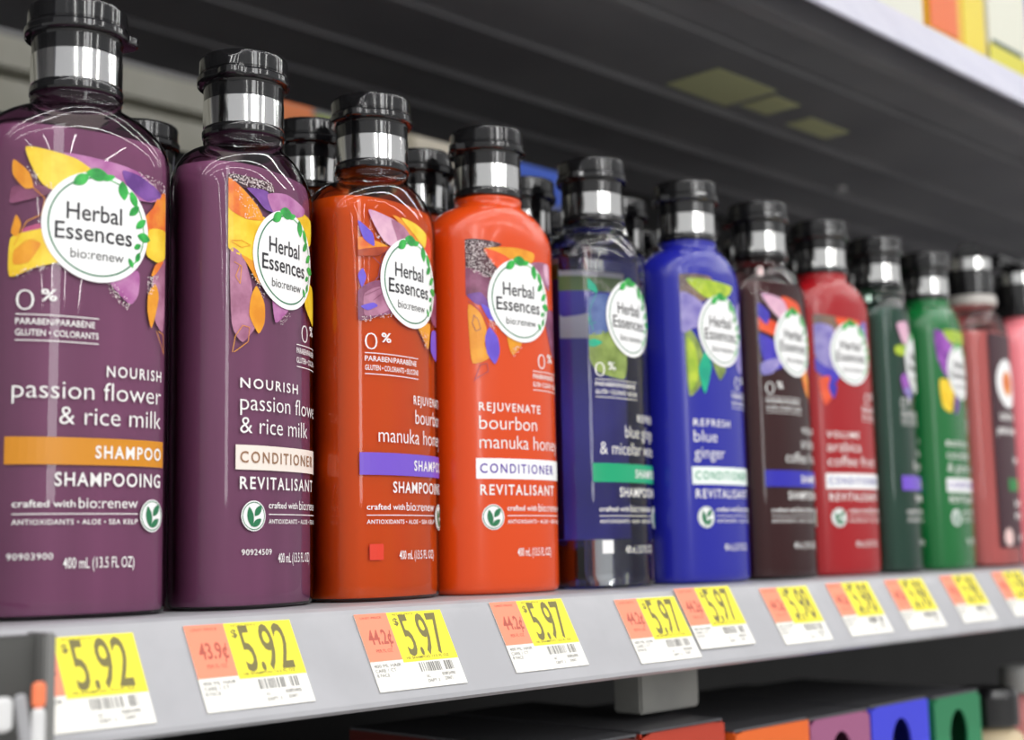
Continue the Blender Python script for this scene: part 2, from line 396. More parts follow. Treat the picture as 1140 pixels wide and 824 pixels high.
# artwork, in pixels of close-ups: cx, cy badge centre, sl / sr / sz mm per pixel left, right, vertical
ART = {
 'a': dict(c=(354, 325), s=(.0856, .1042, .0836), sh=[
   ('orchid', [(220, 58), (400, 66), (490, 85), (585, 150), (540, 190), (440, 190), (330, 130)], 1), ('violet', [(430, 90), (500, 100), (585, 150), (520, 190), (450, 150)], 2),
   ('yellow', [(92, 48), (190, 58), (275, 78), (350, 130), (260, 180), (200, 208), (150, 185), (112, 120)], 3), ('orange', [(612, 138), (572, 158), (545, 210), (512, 260), (525, 340), (612, 300)], 1),
   ('yellow', [(612, 290), (530, 300), (520, 400), (570, 422), (612, 392)], 2), ('amber', [(52, 98), (105, 145), (120, 200), (90, 205), (50, 155)], 4), ('plum', [(46, 205), (100, 190), (185, 195), (165, 225), (46, 262)], 1),
   ('magenta', [(80, 362), (190, 322), (215, 400), (130, 400)], 1), ('yellow', [(46, 395), (100, 368), (190, 350), (240, 440), (225, 468), (130, 500), (46, 535)], 3), ('amber', [(64, 306), (82, 340), (70, 385), (48, 372)], 4),
   ('amber', [(60, 440), (110, 400), (150, 410), (110, 480), (60, 490)], 4), ('orchid', [(380, 500), (490, 470), (492, 560), (465, 604), (425, 570)], 1), ('orange', [(600, 410), (560, 430), (540, 480), (560, 470)], 4),
   ('mauve', [(612, 405), (560, 460), (545, 520), (575, 560), (560, 650), (600, 690), (612, 600)], 1), ('amber', [(560, 508), (577, 560), (545, 684), (527, 620), (530, 550)], 3)],
   sp=[([(480, 80), (600, 100), (605, 150), (500, 105)], 150), ([(380, 530), (430, 540), (465, 610), (450, 635), (400, 580)], 120), ([(95, 120), (150, 160), (200, 190), (200, 215), (130, 190)], 90), ([(50, 520), (200, 470), (225, 480), (80, 540)], 120), ([(525, 480), (575, 470), (545, 560), (525, 560)], 90)],
   st=[[(118, 200), (160, 240), (150, 300), (100, 330), (60, 420)], [(565, 690), (605, 775), (600, 700), (575, 690)], [(60, 440), (100, 400), (130, 395)]]),
 'b': dict(c=(550, 388), s=(.1073, .125, .0814), sh=[
   ('night', [(300, 65), (470, 70), (480, 110), (400, 125), (300, 100)], 0), ('violet', [(365, 115), (450, 110), (500, 190), (440, 190), (400, 150)], 1), ('orchid', [(450, 122), (550, 95), (645, 125), (640, 162), (560, 200), (480, 195)], 2), ('orange', [(300, 80), (405, 185), (430, 240), (360, 250), (300, 210)], 3),
   ('yellow', [(300, 190), (350, 215), (430, 225), (450, 250), (440, 452), (370, 420), (300, 380)], 2), ('yellow', [(600, 150), (700, 165), (700, 270), (650, 300), (610, 220)], 1), ('mauve', [(308, 388), (355, 420), (385, 540), (380, 620), (400, 700), (350, 775), (313, 700)], 2),
   ('amber', [(345, 405), (432, 455), (412, 520), (370, 450)], 3), ('amber', [(402, 530), (436, 600), (436, 680), (410, 732), (374, 660), (380, 580)], 4), ('orchid', [(475, 540), (560, 590), (550, 620), (490, 672)], 1), ('yellow', [(650, 450), (730, 480), (730, 640), (655, 570)], 1)],
   sp=[([(300, 65), (470, 70), (480, 105), (370, 110), (300, 90)], 330), ([(310, 90), (400, 170), (420, 230), (360, 250)], 150), ([(375, 480), (440, 500), (440, 600), (410, 540)], 110), ([(500, 660), (560, 610), (570, 625), (520, 690)], 60)],
   st=[[(315, 820), (325, 750), (350, 705), (375, 710), (370, 770), (320, 820)], [(310, 350), (345, 345), (378, 360), (345, 375), (310, 355)], [(320, 440), (345, 455), (340, 530), (325, 500), (340, 450)]]),
 'c': dict(c=(484, 390), s=(.1132, .13, .0830), sh=[
   ('pink', [(286, 82), (340, 92), (440, 125), (475, 170), (400, 240), (345, 215), (308, 150)], 2), ('mauve', [(380, 110), (440, 125), (480, 170), (420, 220), (400, 170)], 3), ('orange', [(388, 88), (430, 95), (540, 190), (480, 170), (430, 125)], 1), ('yellow', [(430, 90), (500, 95), (570, 130), (560, 200), (500, 150)], 2), ('scarlet', [(560, 130), (605, 160), (600, 245), (550, 200)], 1),
   ('purpleleaf', [(248, 136), (300, 190), (306, 248), (268, 220)], 4), ('orange', [(250, 212), (340, 230), (365, 245), (250, 272)], 2), ('rust', [(250, 272), (375, 238), (325, 288), (250, 300)], 3), ('purpleleaf', [(263, 356), (276, 395), (260, 444), (247, 390)], 4),
   ('plum', [(248, 460), (300, 412), (372, 400), (412, 500), (390, 540), (310, 575), (248, 592)], 1), ('mauve', [(270, 470), (340, 430), (400, 500), (330, 560), (270, 570)], 2), ('purpleleaf', [(256, 530), (300, 510), (317, 524), (280, 547)], 4), ('amber', [(515, 585), (590, 560), (575, 684), (545, 640)], 1), ('plum', [(590, 430), (650, 400), (650, 560), (600, 540)], 1), ('purpleleaf', [(600, 595), (640, 590), (640, 730), (592, 690)], 3)],
   sp=[([(290, 165), (350, 205), (370, 240), (330, 235)], 70), ([(255, 580), (380, 545), (400, 560), (270, 600)], 130), ([(520, 610), (575, 600), (570, 690), (550, 680)], 60)],
   st=[[(300, 300), (330, 330), (320, 390), (300, 420)], [(370, 245), (330, 300), (345, 370), (310, 400)], [(270, 480), (330, 440)], [(300, 500), (350, 450)]]),
 'd': dict(c=(441, 355), s=(.1015, .13, .0822), sh=[
   ('night', [(176, 68), (340, 75), (300, 112), (310, 180), (320, 250), (250, 255), (176, 215)], 0), ('amber', [(258, 108), (420, 84), (508, 95), (500, 145), (430, 165), (340, 215), (290, 170)], 2), ('scarlet', [(258, 110), (350, 130), (400, 165), (340, 215), (290, 175)], 3), ('mauve', [(600, 138), (520, 138), (485, 165), (550, 230), (600, 270)], 1), ('pink', [(590, 138), (560, 150), (575, 230), (600, 240)], 2),
   ('plum', [(178, 210), (270, 250), (315, 300), (302, 425), (240, 400), (178, 350)], 1), ('violet', [(182, 350), (240, 335), (275, 400), (215, 392)], 2), ('purpleleaf', [(238, 394), (272, 410), (303, 475), (268, 462)], 4),
   ('amber', [(186, 398), (235, 440), (262, 520), (252, 600), (272, 662), (200, 692), (188, 560)], 2), ('purpleleaf', [(275, 508), (312, 560), (320, 630), (296, 692), (262, 640), (254, 560)], 4), ('amber', [(358, 500), (440, 550), (436, 590), (390, 640), (370, 600)], 1), ('plum', [(560, 400), (640, 380), (640, 620), (600, 580)], 1)],
   sp=[([(176, 68), (340, 75), (260, 110), (300, 180), (320, 250), (250, 255), (180, 215)], 700), ([(265, 465), (310, 480), (305, 530), (275, 500)], 90), ([(370, 610), (435, 580), (440, 600), (390, 650)], 70)],
   st=[[(205, 450), (225, 470), (235, 520), (215, 530), (200, 490), (210, 450)], [(205, 780), (230, 700), (260, 690), (265, 730), (210, 770)], [(185, 380), (240, 430), (270, 510)]]),
 'e': dict(c=(475, 318), s=(.150, .15, .0875), sh=[
   ('teal', [(258, 92), (320, 160), (326, 208), (272, 165)], 4), ('teal', [(283, 298), (302, 345), (286, 388), (270, 330)], 4), ('teal', [(278, 468), (310, 445), (342, 460), (310, 487)], 4), ('olive', [(285, 440), (350, 400), (440, 430), (450, 560), (430, 640), (330, 620), (300, 560)], 1), ('paleblue', [(300, 230), (370, 210), (385, 330), (370, 400), (295, 425), (285, 330)], 1)],
   sp=[([(300, 110), (390, 180), (370, 200), (320, 150)], 120)], st=[[(325, 205), (300, 300), (310, 400)], [(285, 380), (320, 360)]]),
 'f': dict(c=(338, 622), s=(.179, .2, .132), sh=[
   ('bronze', [(188, 428), (300, 428), (270, 520), (190, 500)], 1), ('lime', [(210, 440), (300, 438), (390, 445), (385, 470), (345, 505), (270, 505), (225, 470)], 3), ('lavender', [(190, 490), (270, 540), (275, 640), (230, 620), (190, 640)], 2), ('olive', [(200, 620), (245, 680), (262, 790), (205, 870)], 1), ('lime', [(205, 660), (230, 700), (235, 800), (208, 850)], 3), ('teal', [(270, 690), (284, 760), (255, 860), (236, 770)], 4), ('olive', [(290, 740), (350, 760), (320, 806)], 1), ('lavender', [(400, 560), (440, 500), (440, 760), (400, 740)], 1)],
   sp=[([(195, 435), (290, 435), (240, 500), (195, 500)], 90)], st=[]),
 'g': dict(c=(297, 675), s=(.196, .2, .123), sh=[
   ('pink', [(172, 478), (250, 498), (275, 560), (245, 590), (200, 545)], 2), ('scarlet', [(245, 482), (325, 498), (345, 560), (260, 530)], 1), ('royal', [(162, 520), (195, 560), (185, 610), (158, 570)], 2), ('scarlet', [(158, 580), (222, 600), (215, 655), (160, 630)], 1), ('royal', [(160, 650), (230, 700), (240, 780), (180, 800)], 2), ('lavender', [(165, 770), (240, 740), (200, 810), (165, 820)], 3), ('orange', [(330, 800), (370, 760), (370, 900), (340, 860)], 1)], sp=[], st=[]),
 'h': dict(c=(518, 710), s=(.19, .2, .123), sh=[
   ('lavender', [(378, 590), (440, 600), (455, 700), (435, 790), (380, 740)], 2), ('bronze', [(378, 545), (470, 556), (450, 610), (380, 590)], 1), ('scarlet', [(452, 555), (560, 560), (550, 620), (480, 610)], 3), ('royal', [(378, 740), (460, 790), (440, 850), (380, 800)], 1), ('lavender', [(560, 580), (600, 560), (600, 700), (570, 690)], 1), ('scarlet', [(385, 840), (420, 820), (430, 900), (400, 950)], 2), ('royal', [(425, 830), (445, 870), (430, 920), (415, 870)], 3)], sp=[], st=[]),
 'i': dict(c=(295, 590), s=(.30, .3, .152), sh=[
   ('pink', [(215, 450), (260, 435), (275, 500), (235, 525)], 2), ('lime', [(205, 540), (245, 525), (250, 565), (212, 570)], 3), ('purple', [(220, 650), (265, 620), (265, 710), (230, 720)], 1), ('lavender', [(225, 700), (265, 690), (260, 740)], 2)], sp=[], st=[]),
 'j': dict(c=(443, 640), s=(.257, .27, .152), sh=[
   ('purple', [(340, 480), (400, 520), (410, 660), (370, 670), (345, 600)], 2), ('lime', [(368, 480), (485, 472), (500, 520), (400, 530)], 3), ('yellow', [(348, 680), (405, 700), (385, 810), (352, 790)], 1), ('violet', [(405, 710), (430, 780), (400, 820)], 2)], sp=[], st=[]),
}
BAND_COL = {}
def print_front(root, sp):
    """all printing of one bottle front, each item a part"""
    kind, art, colr = sp['kind'], sp['art'], sp['body']
    A = ART[art]; cx, cy = A['c']; s1, s2, sz = A['s']; ZC = .1207
    conv = lambda x, y: ((x - cx) * (s1 if x < cx else s2) / 1000, ZC - (y - cy) * sz / 1000)
    P = Print()
    for key, pts, lay in A['sh']: P.poly([conv(*p) for p in pts], petal_mat(key), lay)
    for pts, n in A['sp']: speckle(P, pts, n, conv)
    for pts in A['st']: P.stroke([conv(*p) for p in pts], .00022, petal_mat(sp.get('line', 'rust')), 5)
    P.build('printed_artwork', root, surf, clip=(-.0268, .0268))
    # badge
    B = Print(); B.disc(0, ZC, .0176, BADGE, 6, 64)
    b = B.build('badge', root, surf, off=.00012)
    Wr = Print(); Wr.ring(0, ZC, .0158, .0005, R(100), R(318), DGREEN, 7, 60)
    if sp.get('detail', 2) > 0:
        for (a, l, wd, da, rr) in [(112, .0062, .0034, 15, .0156), (92, .0075, .0042, -5, .0168), (80, .005, .002, 30, .0165), (58, .0062, .0034, -50, .0153), (42, .0055, .0026, -20, .0160), (30, .005, .0024, -75, .0140), (12, .0050, .0024, -60, .0150), (-4, .0052, .0030, -95, .0160), (-18, .003, .0018, -40, .0142), (-30, .0035, .0018, 10, .0158), (-42, .0034, .0016, -110, .0150)]:
            Wr.leaf(rr * math.cos(R(a)), ZC + rr * math.sin(R(a)), l, wd, R(a + 90 + da), LEAFG, 8)
        Wr.stroke([(.0158 * math.cos(R(a)), ZC + .0158 * math.sin(R(a)) + .0004 * math.sin(a)) for a in range(100, -50, -6)], .0003, LEAFG, 8)
    Wr.build('badge_wreath', b, surf, off=.00012)
    T = Print()
    T.text('Herbal', -.0102, .0078, ZC + .0016, .0053, INK, .008, lay=8); T.text('Essences', -.0136, .0114, ZC - .0048, .0053, INK, .008, lay=8); T.text('bio:renew', -.0088, .0086, ZC - .0105, .0030, GREYINK, .002, lay=8)
    T.build('badge_lettering', b, surf, off=.00012)
    # product writing
    Q = Print(); W_ = WHITE
    l1, names, z_head = sp['head'], sp['names'], .0738
    left = kind == 'conditioner'
    uL, uR = (-.0222, .0268) if left else (-.0245, .0252)
    hw_ = sp.get('headw', .0165)
    if left: Q.text(l1, uL, uL + hw_ + .013, z_head, .0033, W_, .012, 1.25)
    else: Q.text(l1, uR - hw_ - .005, uR, z_head, .0033, W_, .012, 1.25)
    zz = .0663 if len(names) > 1 else .062
    for nm, wd in names:
        if left: Q.text(nm, uL, uL + wd, zz, .0055, W_, -.006)
        else: Q.text(nm, uR - wd, uR, zz, .0055, W_, -.006)
        zz -= .0078
    second = 'REVITALISANT' if left else 'SHAMPOOING'
    if left: Q.text(second, uL, .0205, .0398, .0040, W_, .014, 1.25)
    else: Q.text(second, uR - .0372, uR, .0398, .0040, W_, .014, 1.15)
    # crafted with + emblem
    ex = -.0166 if left else .0213
    c0, c1 = (-.0098, .0262) if left else (-.0240, .0152)
    md = c0 + (c1 - c0) * .47
    Q.text('crafted with', c0, md, .0334, .0021, W_, .01, 1.0); Q.text('bio:renew', md + .001, c1, .0331, .0032, W_, .0)
    Q.rect(c0, c1, .0312, .0315, W_); Q.text('ANTIOXIDANTS • ALOE • SEA KELP', c0, c1, .0282, .0015, W_, .01, 1.1)
    # 0 %
    o0 = .0100 if left else -.0243
    Q.text('0', o0, o0 + .0053, .0928, .0066, W_, -.022); Q.text('%', o0 + .0072, o0 + .0120, .0962, .0034, W_, .02)
    r0, r1 = (.0065, .0272) if left else (-.0243, .0008 if sp['n'] == 1 else .004)
    Q.rect(r0, r1, .0915, .0918, W_); Q.rect(r0, r1, .0836, .0839, W_)
    Q.text('PARABEN/PARABÈNE', r0, r1 - (.003 if left else .0012), .0886, .0019, W_, .01); Q.text('GLUTEN • COLORANTS' + ('' if sp['n'] < 3 else ' • SILICONE'), r0, r1, .0852, .0019, W_, .01)
    if sp.get('code'): 
        c0_ = -.0215 if left else -.0252
        Q.text(sp['code'], c0_, c0_ + .0132, .0178, .0019, W_, .005, 1.1)
    m0 = (-.0048, .0165) if left else (-.0090, .0142)
    Q.text('400 mL (13.5 FL OZ)', m0[0], m0[1], .0150, .0032, W_, .005)
    Q.build('printed_lettering', root, surf)
    # coloured name band
    bc, tcx = sp['band']
    N = Print(); b0, b1_ = (-.0238, .0285) if left else (-.0266, .0268)
    N.rect(b0, b1_, .0462, .0545, bc); nb = N.build('name_band', root, surf, off=.00008)
    M_ = Print()
    if left: M_.text('CONDITIONER', uL, .0200, .0486, .0037, tcx, .012, 1.3, lay=3)
    else: M_.text('SHAMPOO', uR - .0248, uR, .0484, .0037, tcx, .022, 1.25, lay=3)
    M_.build('band_lettering', nb, surf, off=.00010)
    E_ = Print(); E_.disc(ex, .0308, .0051, BADGE, 2, 36); E_.ring(ex, .0308, .0047, .0003, 0, 2 * math.pi, DGREEN, 3, 36)
    E_.leaf(ex - .0015, .0305, .0068, .0026, R(100), DGREEN, 4); E_.leaf(ex + .0017, .0325, .0046, .0024, R(50), DGREEN, 4); E_.leaf(ex + .0012, .0285, .0046, .0022, R(35), DGREEN, 4)
    E_.build('leaf_emblem', root, surf)
    if sp.get('square'):
        S = Print(); S.rect(-.0230, -.0170, .0150, .0208, sp['square'], 2); S.build('printed_square', root, surf)

def cap_parts(root, tab):
    for nm, me in (('flip_lid', LID_ME), ('collar', COLLAR_ME), ('chrome_band', BAND_ME)):
        o = obj(nm, me, root); o.rotation_euler = (0, 0, tab)
def bottle(sp, loc, rot, full=True):
    name = sp['kind'] + '_bottle'
    root = empty(name, loc, rot, sp['label'], 'bottle', sp.get('group'))
    if sp.get('clear'):
        obj('shell', BODY_ME.copy(), root, CLEARSHELL); obj('liquid', LIQ_ME.copy(), root, sp['bmat'])
    elif sp['kind'] == 'shampoo':
        obj('shell', BODY_ME.copy(), root, sp['smat']); obj('liquid', LIQ_ME.copy(), root, sp['bmat'])
    else:
        obj('body', BODY_ME.copy(), root, sp['bmat'])
    cap_parts(root, sp['tab'])
    if full: print_front(root, sp)
    return root
CLEARSHELL = shell_mat('clear_shell', (.93, .93, .93, 1))
def shellc(n, c): return shell_mat('shell_' + n, c)
def cond(n, c, c2=None): return noisy('plastic_' + n, rgb(*c), rgb(*(c2 or c)), 30, .26, coat=.22)
def liq(n, c): return noisy('liquid_' + n, rgb(*c), rgb(*[min(255, int(k * 1.08)) for k in c]), 14, .35, spec=.3, stretch=(4, 4, .3))
def bandm(n, c): return mat('band_' + n, rgb(*c), .35)

def glass_mat():
    M = mat('clear_water_and_plastic', (1, 1, 1, 1), .02); b = M.node_tree.nodes['Principled BSDF']
    b.inputs['Transmission Weight'].default_value = 1; b.inputs['IOR'].default_value = 1.33; b.inputs['Base Color'].default_value = (.93, .95, .98, 1)
    return M
T180 = math.pi
SPECS = [
 dict(n=1, kind='shampoo', art='a', body='purple', bmat=liq('purple', (198, 138, 178)), smat=shellc('purple', (.70, .62, .67, 1)), head='NOURISH', names=[('passion flower', .0500), ('& rice milk', .0362)], band=(bandm('amber', (214, 140, 28)), WHITE), code='90903900', line='amber', tab=R(-20), label='purple shampoo bottle with amber name band, frontmost and leftmost of all'),
 dict(n=2, kind='conditioner', alt=True, art='b', body='purple', bmat=liq('purple', (198, 138, 178)), smat=shellc('purple', (.70, .62, .67, 1)), head='NOURISH', names=[('passion flower', .0500), ('& rice milk', .0370)], band=(bandm('cream', (244, 232, 222)), mat('ink_bronze', rgb(150, 110, 80), .4)), code='90924509', line='amber', tab=R(200), label='purple conditioner bottle with cream name band, second from the left in front row'),
 dict(n=3, kind='shampoo', art='c', body='amber', bmat=liq('amber', (255, 132, 36)), smat=shellc('amber', (.92, .66, .44, 1)), head='REJUVENATE', headw=.0195, names=[('bourbon', .0235), ('manuka honey', .0440)], band=(bandm('violet', (120, 85, 205)), WHITE), line='plum', square=mat('square_red', rgb(225, 60, 40), .4), tab=R(195), label='amber-red shampoo bottle with violet name band standing in the front row'),
 dict(n=4, kind='conditioner', art='d', body='orange', bmat=cond('orange', (220, 72, 12)), head='REJUVENATE', headw=.0200, names=[('bourbon', .0305), ('manuka honey', .0480)], band=(bandm('white', (250, 250, 250)), mat('ink_violet', rgb(95, 65, 170), .4)), line='plum', tab=R(175), label='orange conditioner bottle with white name band and violet letters in front row'),
 dict(n=5, kind='shampoo', clear=True, art='e', body='clear', bmat=glass_mat(), head='REFRESH', headw=.0165, names=[('blue ginger', .0320), ('& micellar water', .0480)], band=(bandm('green', (20, 165, 115)), WHITE), line='teal', square=mat('square_white', rgb(245, 245, 245), .4), tab=R(185), label='clear shampoo bottle with green name band, blue label showing through from behind'),
 dict(n=6, kind='conditioner', art='f', body='blue', bmat=cond('blue', (30, 34, 158)), head='REFRESH', headw=.0130, names=[('blue', .0150), ('ginger', .0205)], band=(bandm('mint', (240, 250, 245)), mat('ink_green', rgb(50, 160, 120), .4)), line='teal', tab=R(170), label='royal blue conditioner bottle with white name band standing in the front row'),
 dict(n=7, kind='shampoo', art='g', body='brown', bmat=liq('brown', (104, 60, 64)), smat=shellc('brown', (.7, .6, .6, 1)), head='VOLUME', names=[('arabica', .0230), ('coffee fruit', .0380)], band=(bandm('blue', (45, 40, 175)), WHITE), tab=R(120), label='dark brown shampoo bottle with blue name band in the front row'),
 dict(n=8, kind='conditioner', art='h', body='red', bmat=cond('red', (164, 16, 26)), head='VOLUME', headw=.0120, names=[('arabica', .0260), ('coffee fruit', .0410)], band=(bandm('white', (250, 250, 250)), mat('ink_blue', rgb(70, 70, 160), .4)), tab=R(110), label='red conditioner bottle with white name band in the front row'),
 dict(n=9, kind='shampoo', art='i', body='darkgreen', bmat=liq('dark_green', (80, 116, 104)), smat=shellc('green', (.65, .75, .7, 1)), head='REPAIR', names=[('cucumber', .0300), ('& green tea', .0380)], band=(bandm('violet', (120, 85, 205)), WHITE), tab=R(100), label='dark green shampoo bottle with violet name band in the front row'),
 dict(n=10, kind='conditioner', art='j', body='green', bmat=cond('green', (14, 108, 50)), head='REPAIR', names=[('cucumber', .0330), ('& green tea', .0400)], band=(bandm('white', (250, 250, 250)), mat('ink_violet', rgb(95, 65, 170), .4)), tab=R(100), label='bright green conditioner bottle with white name band in the front row'),
]
POS = [(.2190, .4080, -5.5), (.2861, .4101, 18.8), (.3508, .4150, 12.5), (.4156, .4147, -1), (.4861, .4159, 7.9), (.5518, .4108, 1.9), (.6158, .4114, 4.1), (.6785, .4128, -5.0), (.7422, .4138, 20), (.8055, .4153, 9)]
ORD = ['second', 'third', 'fourth']
NAMES = ['purple shampoo bottle with amber band', 'purple conditioner bottle with cream band', 'amber-red shampoo bottle', 'orange conditioner bottle', 'clear shampoo bottle', 'royal blue conditioner bottle', 'dark brown shampoo bottle', 'red conditioner bottle', 'dark green shampoo bottle', 'bright green conditioner bottle']
def copy_tree(o, parent=None):
    c = o.copy(); COL.objects.link(c); c.parent = parent
    for ch in o.children: copy_tree(ch, c)
    return c
for sp, (x, y, a), nm in zip(SPECS, POS, NAMES):
    sp['group'] = 'front row of bottles on the shelf'
    if sp['n'] == 2:   # this conditioner comes in the same translucent bottle as its shampoo
        root = empty('conditioner_bottle', (x, y, .0002), R(a), sp['label'], 'bottle', sp['group'])
        obj('shell', BODY_ME.copy(), root, sp['smat']); obj('liquid', LIQ_ME.copy(), root, sp['bmat']); cap_parts(root, sp['tab']); print_front(root, sp)
    else:
        root = bottle(sp, (x, y, .0002), R(a))
    # the file of the same bottles behind
    files = {1: [(.219, .531), (.219, .5725)], 2: [(.3005, .506), (.3005, .547)], 3: [(.3515, .4575)]}
    for k, (fx, fy) in enumerate(files.get(sp['n'], [(x, y + .0455), (x, y + .087), (x, y + .1285)])):
        ja = random.uniform(-1.5, 1.5)
        r2 = empty(sp['kind'] + '_bottle', (fx + random.uniform(-.0005, .0005), fy, .0002), R(ja), 'matching bottle standing %s in the file behind the %s' % (ORD[k], nm), 'bottle', 'bottles queued behind the ' + nm)
        for ch in root.children:
            if ch.name.split('.')[0] in ('shell', 'liquid', 'body', 'flip_lid', 'collar', 'chrome_band'):
                c = ch.copy(); COL.objects.link(c); c.parent = r2
                if c.name.split('.')[0] in ('flip_lid', 'collar', 'chrome_band'): c.rotation_euler = (0, 0, random.uniform(0, 6.28))
    if sp.get('clear'):
        Bk = Print()
        zb = lambda y: 0
        BLU = mat('back_label_blue', rgb(72, 66, 196), .5); GRY = mat('back_label_grey', rgb(232, 228, 240), .5); PAL = mat('back_label_pale', rgb(225, 225, 232), .5); GRN = mat('back_label_green', rgb(120, 150, 90), .5)
        Bk.rect(-.0243, .0424, .0215, .1375, BLU, 1); Bk.rect(-.0243, .0424, .1375, .1445, GRN, 1); Bk.rect(-.0243, .0424, .1445, .1470, PAL, 1)
        Bk.poly([(-.0243, .1150), (-.0243, .1340), (-.016, .1300), (-.008, .1250), (.003, .1310), (.012, .1250), (.0424, .1290), (.0424, .1150)], GRY, -2, 1)
        fnb = lambda u, z, off: surf(u, z, off, True)
        Bk.build('back_label', root, fnb, off=-.0018)

# pump bottles at the far end of the row
def pump_bottle(loc, rot, bmat, shell, label, panel, head_dir):
    r = empty('pump_bottle', loc, rot, label, 'bottle', 'pump bottles at the far end of the shelf')
    k = 1.0
    pr = [(z * 1.03, a * 1.02, b * 1.05, n) for z, a, b, n in PROF]
    if shell:
        obj('shell', loft(pr), r, shell); obj('liquid', loft([p for p in pr if p[0] < .152], inset=.0011, zmin=.0012), r, bmat)
    else: obj('body', loft(pr), r, bmat)
    obj('shoulder_ring', lathe_mesh([(.0145, .170), (.0165, .1705), (.0168, .173), (.0165, .1765), (.0150, .177)], 48), r, panel['ring'])
    obj('pump_collar', lathe_mesh([(.0140, .177), (.0148, .1775), (.0148, .193), (.0135, .1935)], 48), r, BLACK)
    obj('chrome_band', lathe_mesh([(.0140, .1936), (.0148, .194), (.0148, .2015), (.0140, .202)], 48), r, CHROME)
    bm = bmesh.new()
    add_box(bm, -.010, .010, -.008, .008, .2021, .2120, .003)
    add_box(bm, -.036, -.006, -.0045, .0045, .2065, .2120, .002); add_box(bm, -.036, -.031, -.003, .003, .2025, .2080, .001)
    h = obj('pump_head', bm_mesh(bm, smooth=True, angle=R(40)), r, BLACK); h.rotation_euler = (0, 0, head_dir)
    P = Print(); P.rect(-.018, .0255, .012, .150, panel['dark'], 1) if panel.get('dark') else None
    if P.f: P.build('printed_panel', r, surf_p)
    B = Print(); B.disc(0.004, .118, .0160, BADGE, 3, 48); B.disc(.004, .118, .008, petal_mat('orange'), 4, 24); b = B.build('badge', r, surf_p)
    Q = Print()
    Q.rect(-.004, .0255, .048, .056, panel['band'], 3)
    nb = Q.build('name_band', r, surf_p)
    T = Print(); T.text('LENGTH', -.010, .012, .094, .004, WHITE, .03, lay=3); T.text('pink berry', -.014, .018, .085, .0045, WHITE, .03, lay=3); T.text('SHAMPOO', .006, .024, .066, .004, WHITE, .03, lay=3); T.text('SHAMPOOING', .004, .025, .038, .004, WHITE, .03, lay=3); T.text('ANTIOXIDANTS', .003, .025, .030, .004, WHITE, .03, lay=3)
    T.build('printed_lettering', r, surf_p); T = Print(); T.text('400 mL', .008, .025, .016, .004, WHITE, .03, lay=3)
    T.build('printed_lettering', r, surf_p)
    E_ = Print(); E_.disc(-.008, .0185, .0058, mat('emblem_pink', rgb(240, 205, 200), .4), 3, 24); E_.build('leaf_emblem', r, surf_p)
def surf_p(u, z, off):
    v = surf(u, z, off); return Vector((v.x * 1.02, v.y * 1.05, v.z * 1.0))
pump_bottle((.870, .4165, .0002), R(4), liq('salmon', (238, 156, 152)), shellc('salmon', (.9, .75, .75, 1)), 'salmon pump bottle with dark front panel at the right end of the row', dict(ring=mat('ring_grey', rgb(200, 195, 190), .4), dark=mat('panel_dark', rgb(66, 36, 46), .4), band=bandm('pumpgreen', (20, 130, 60))), R(-150))
pump_bottle((.9465, .4175, .0002), R(2), cond('pink', (250, 140, 150)), None, 'pink pump bottle partly cut off at the right picture edge', dict(ring=mat('gloss_black2', rgb(30, 30, 32), .2), band=bandm('white', (250, 250, 250))), R(0))

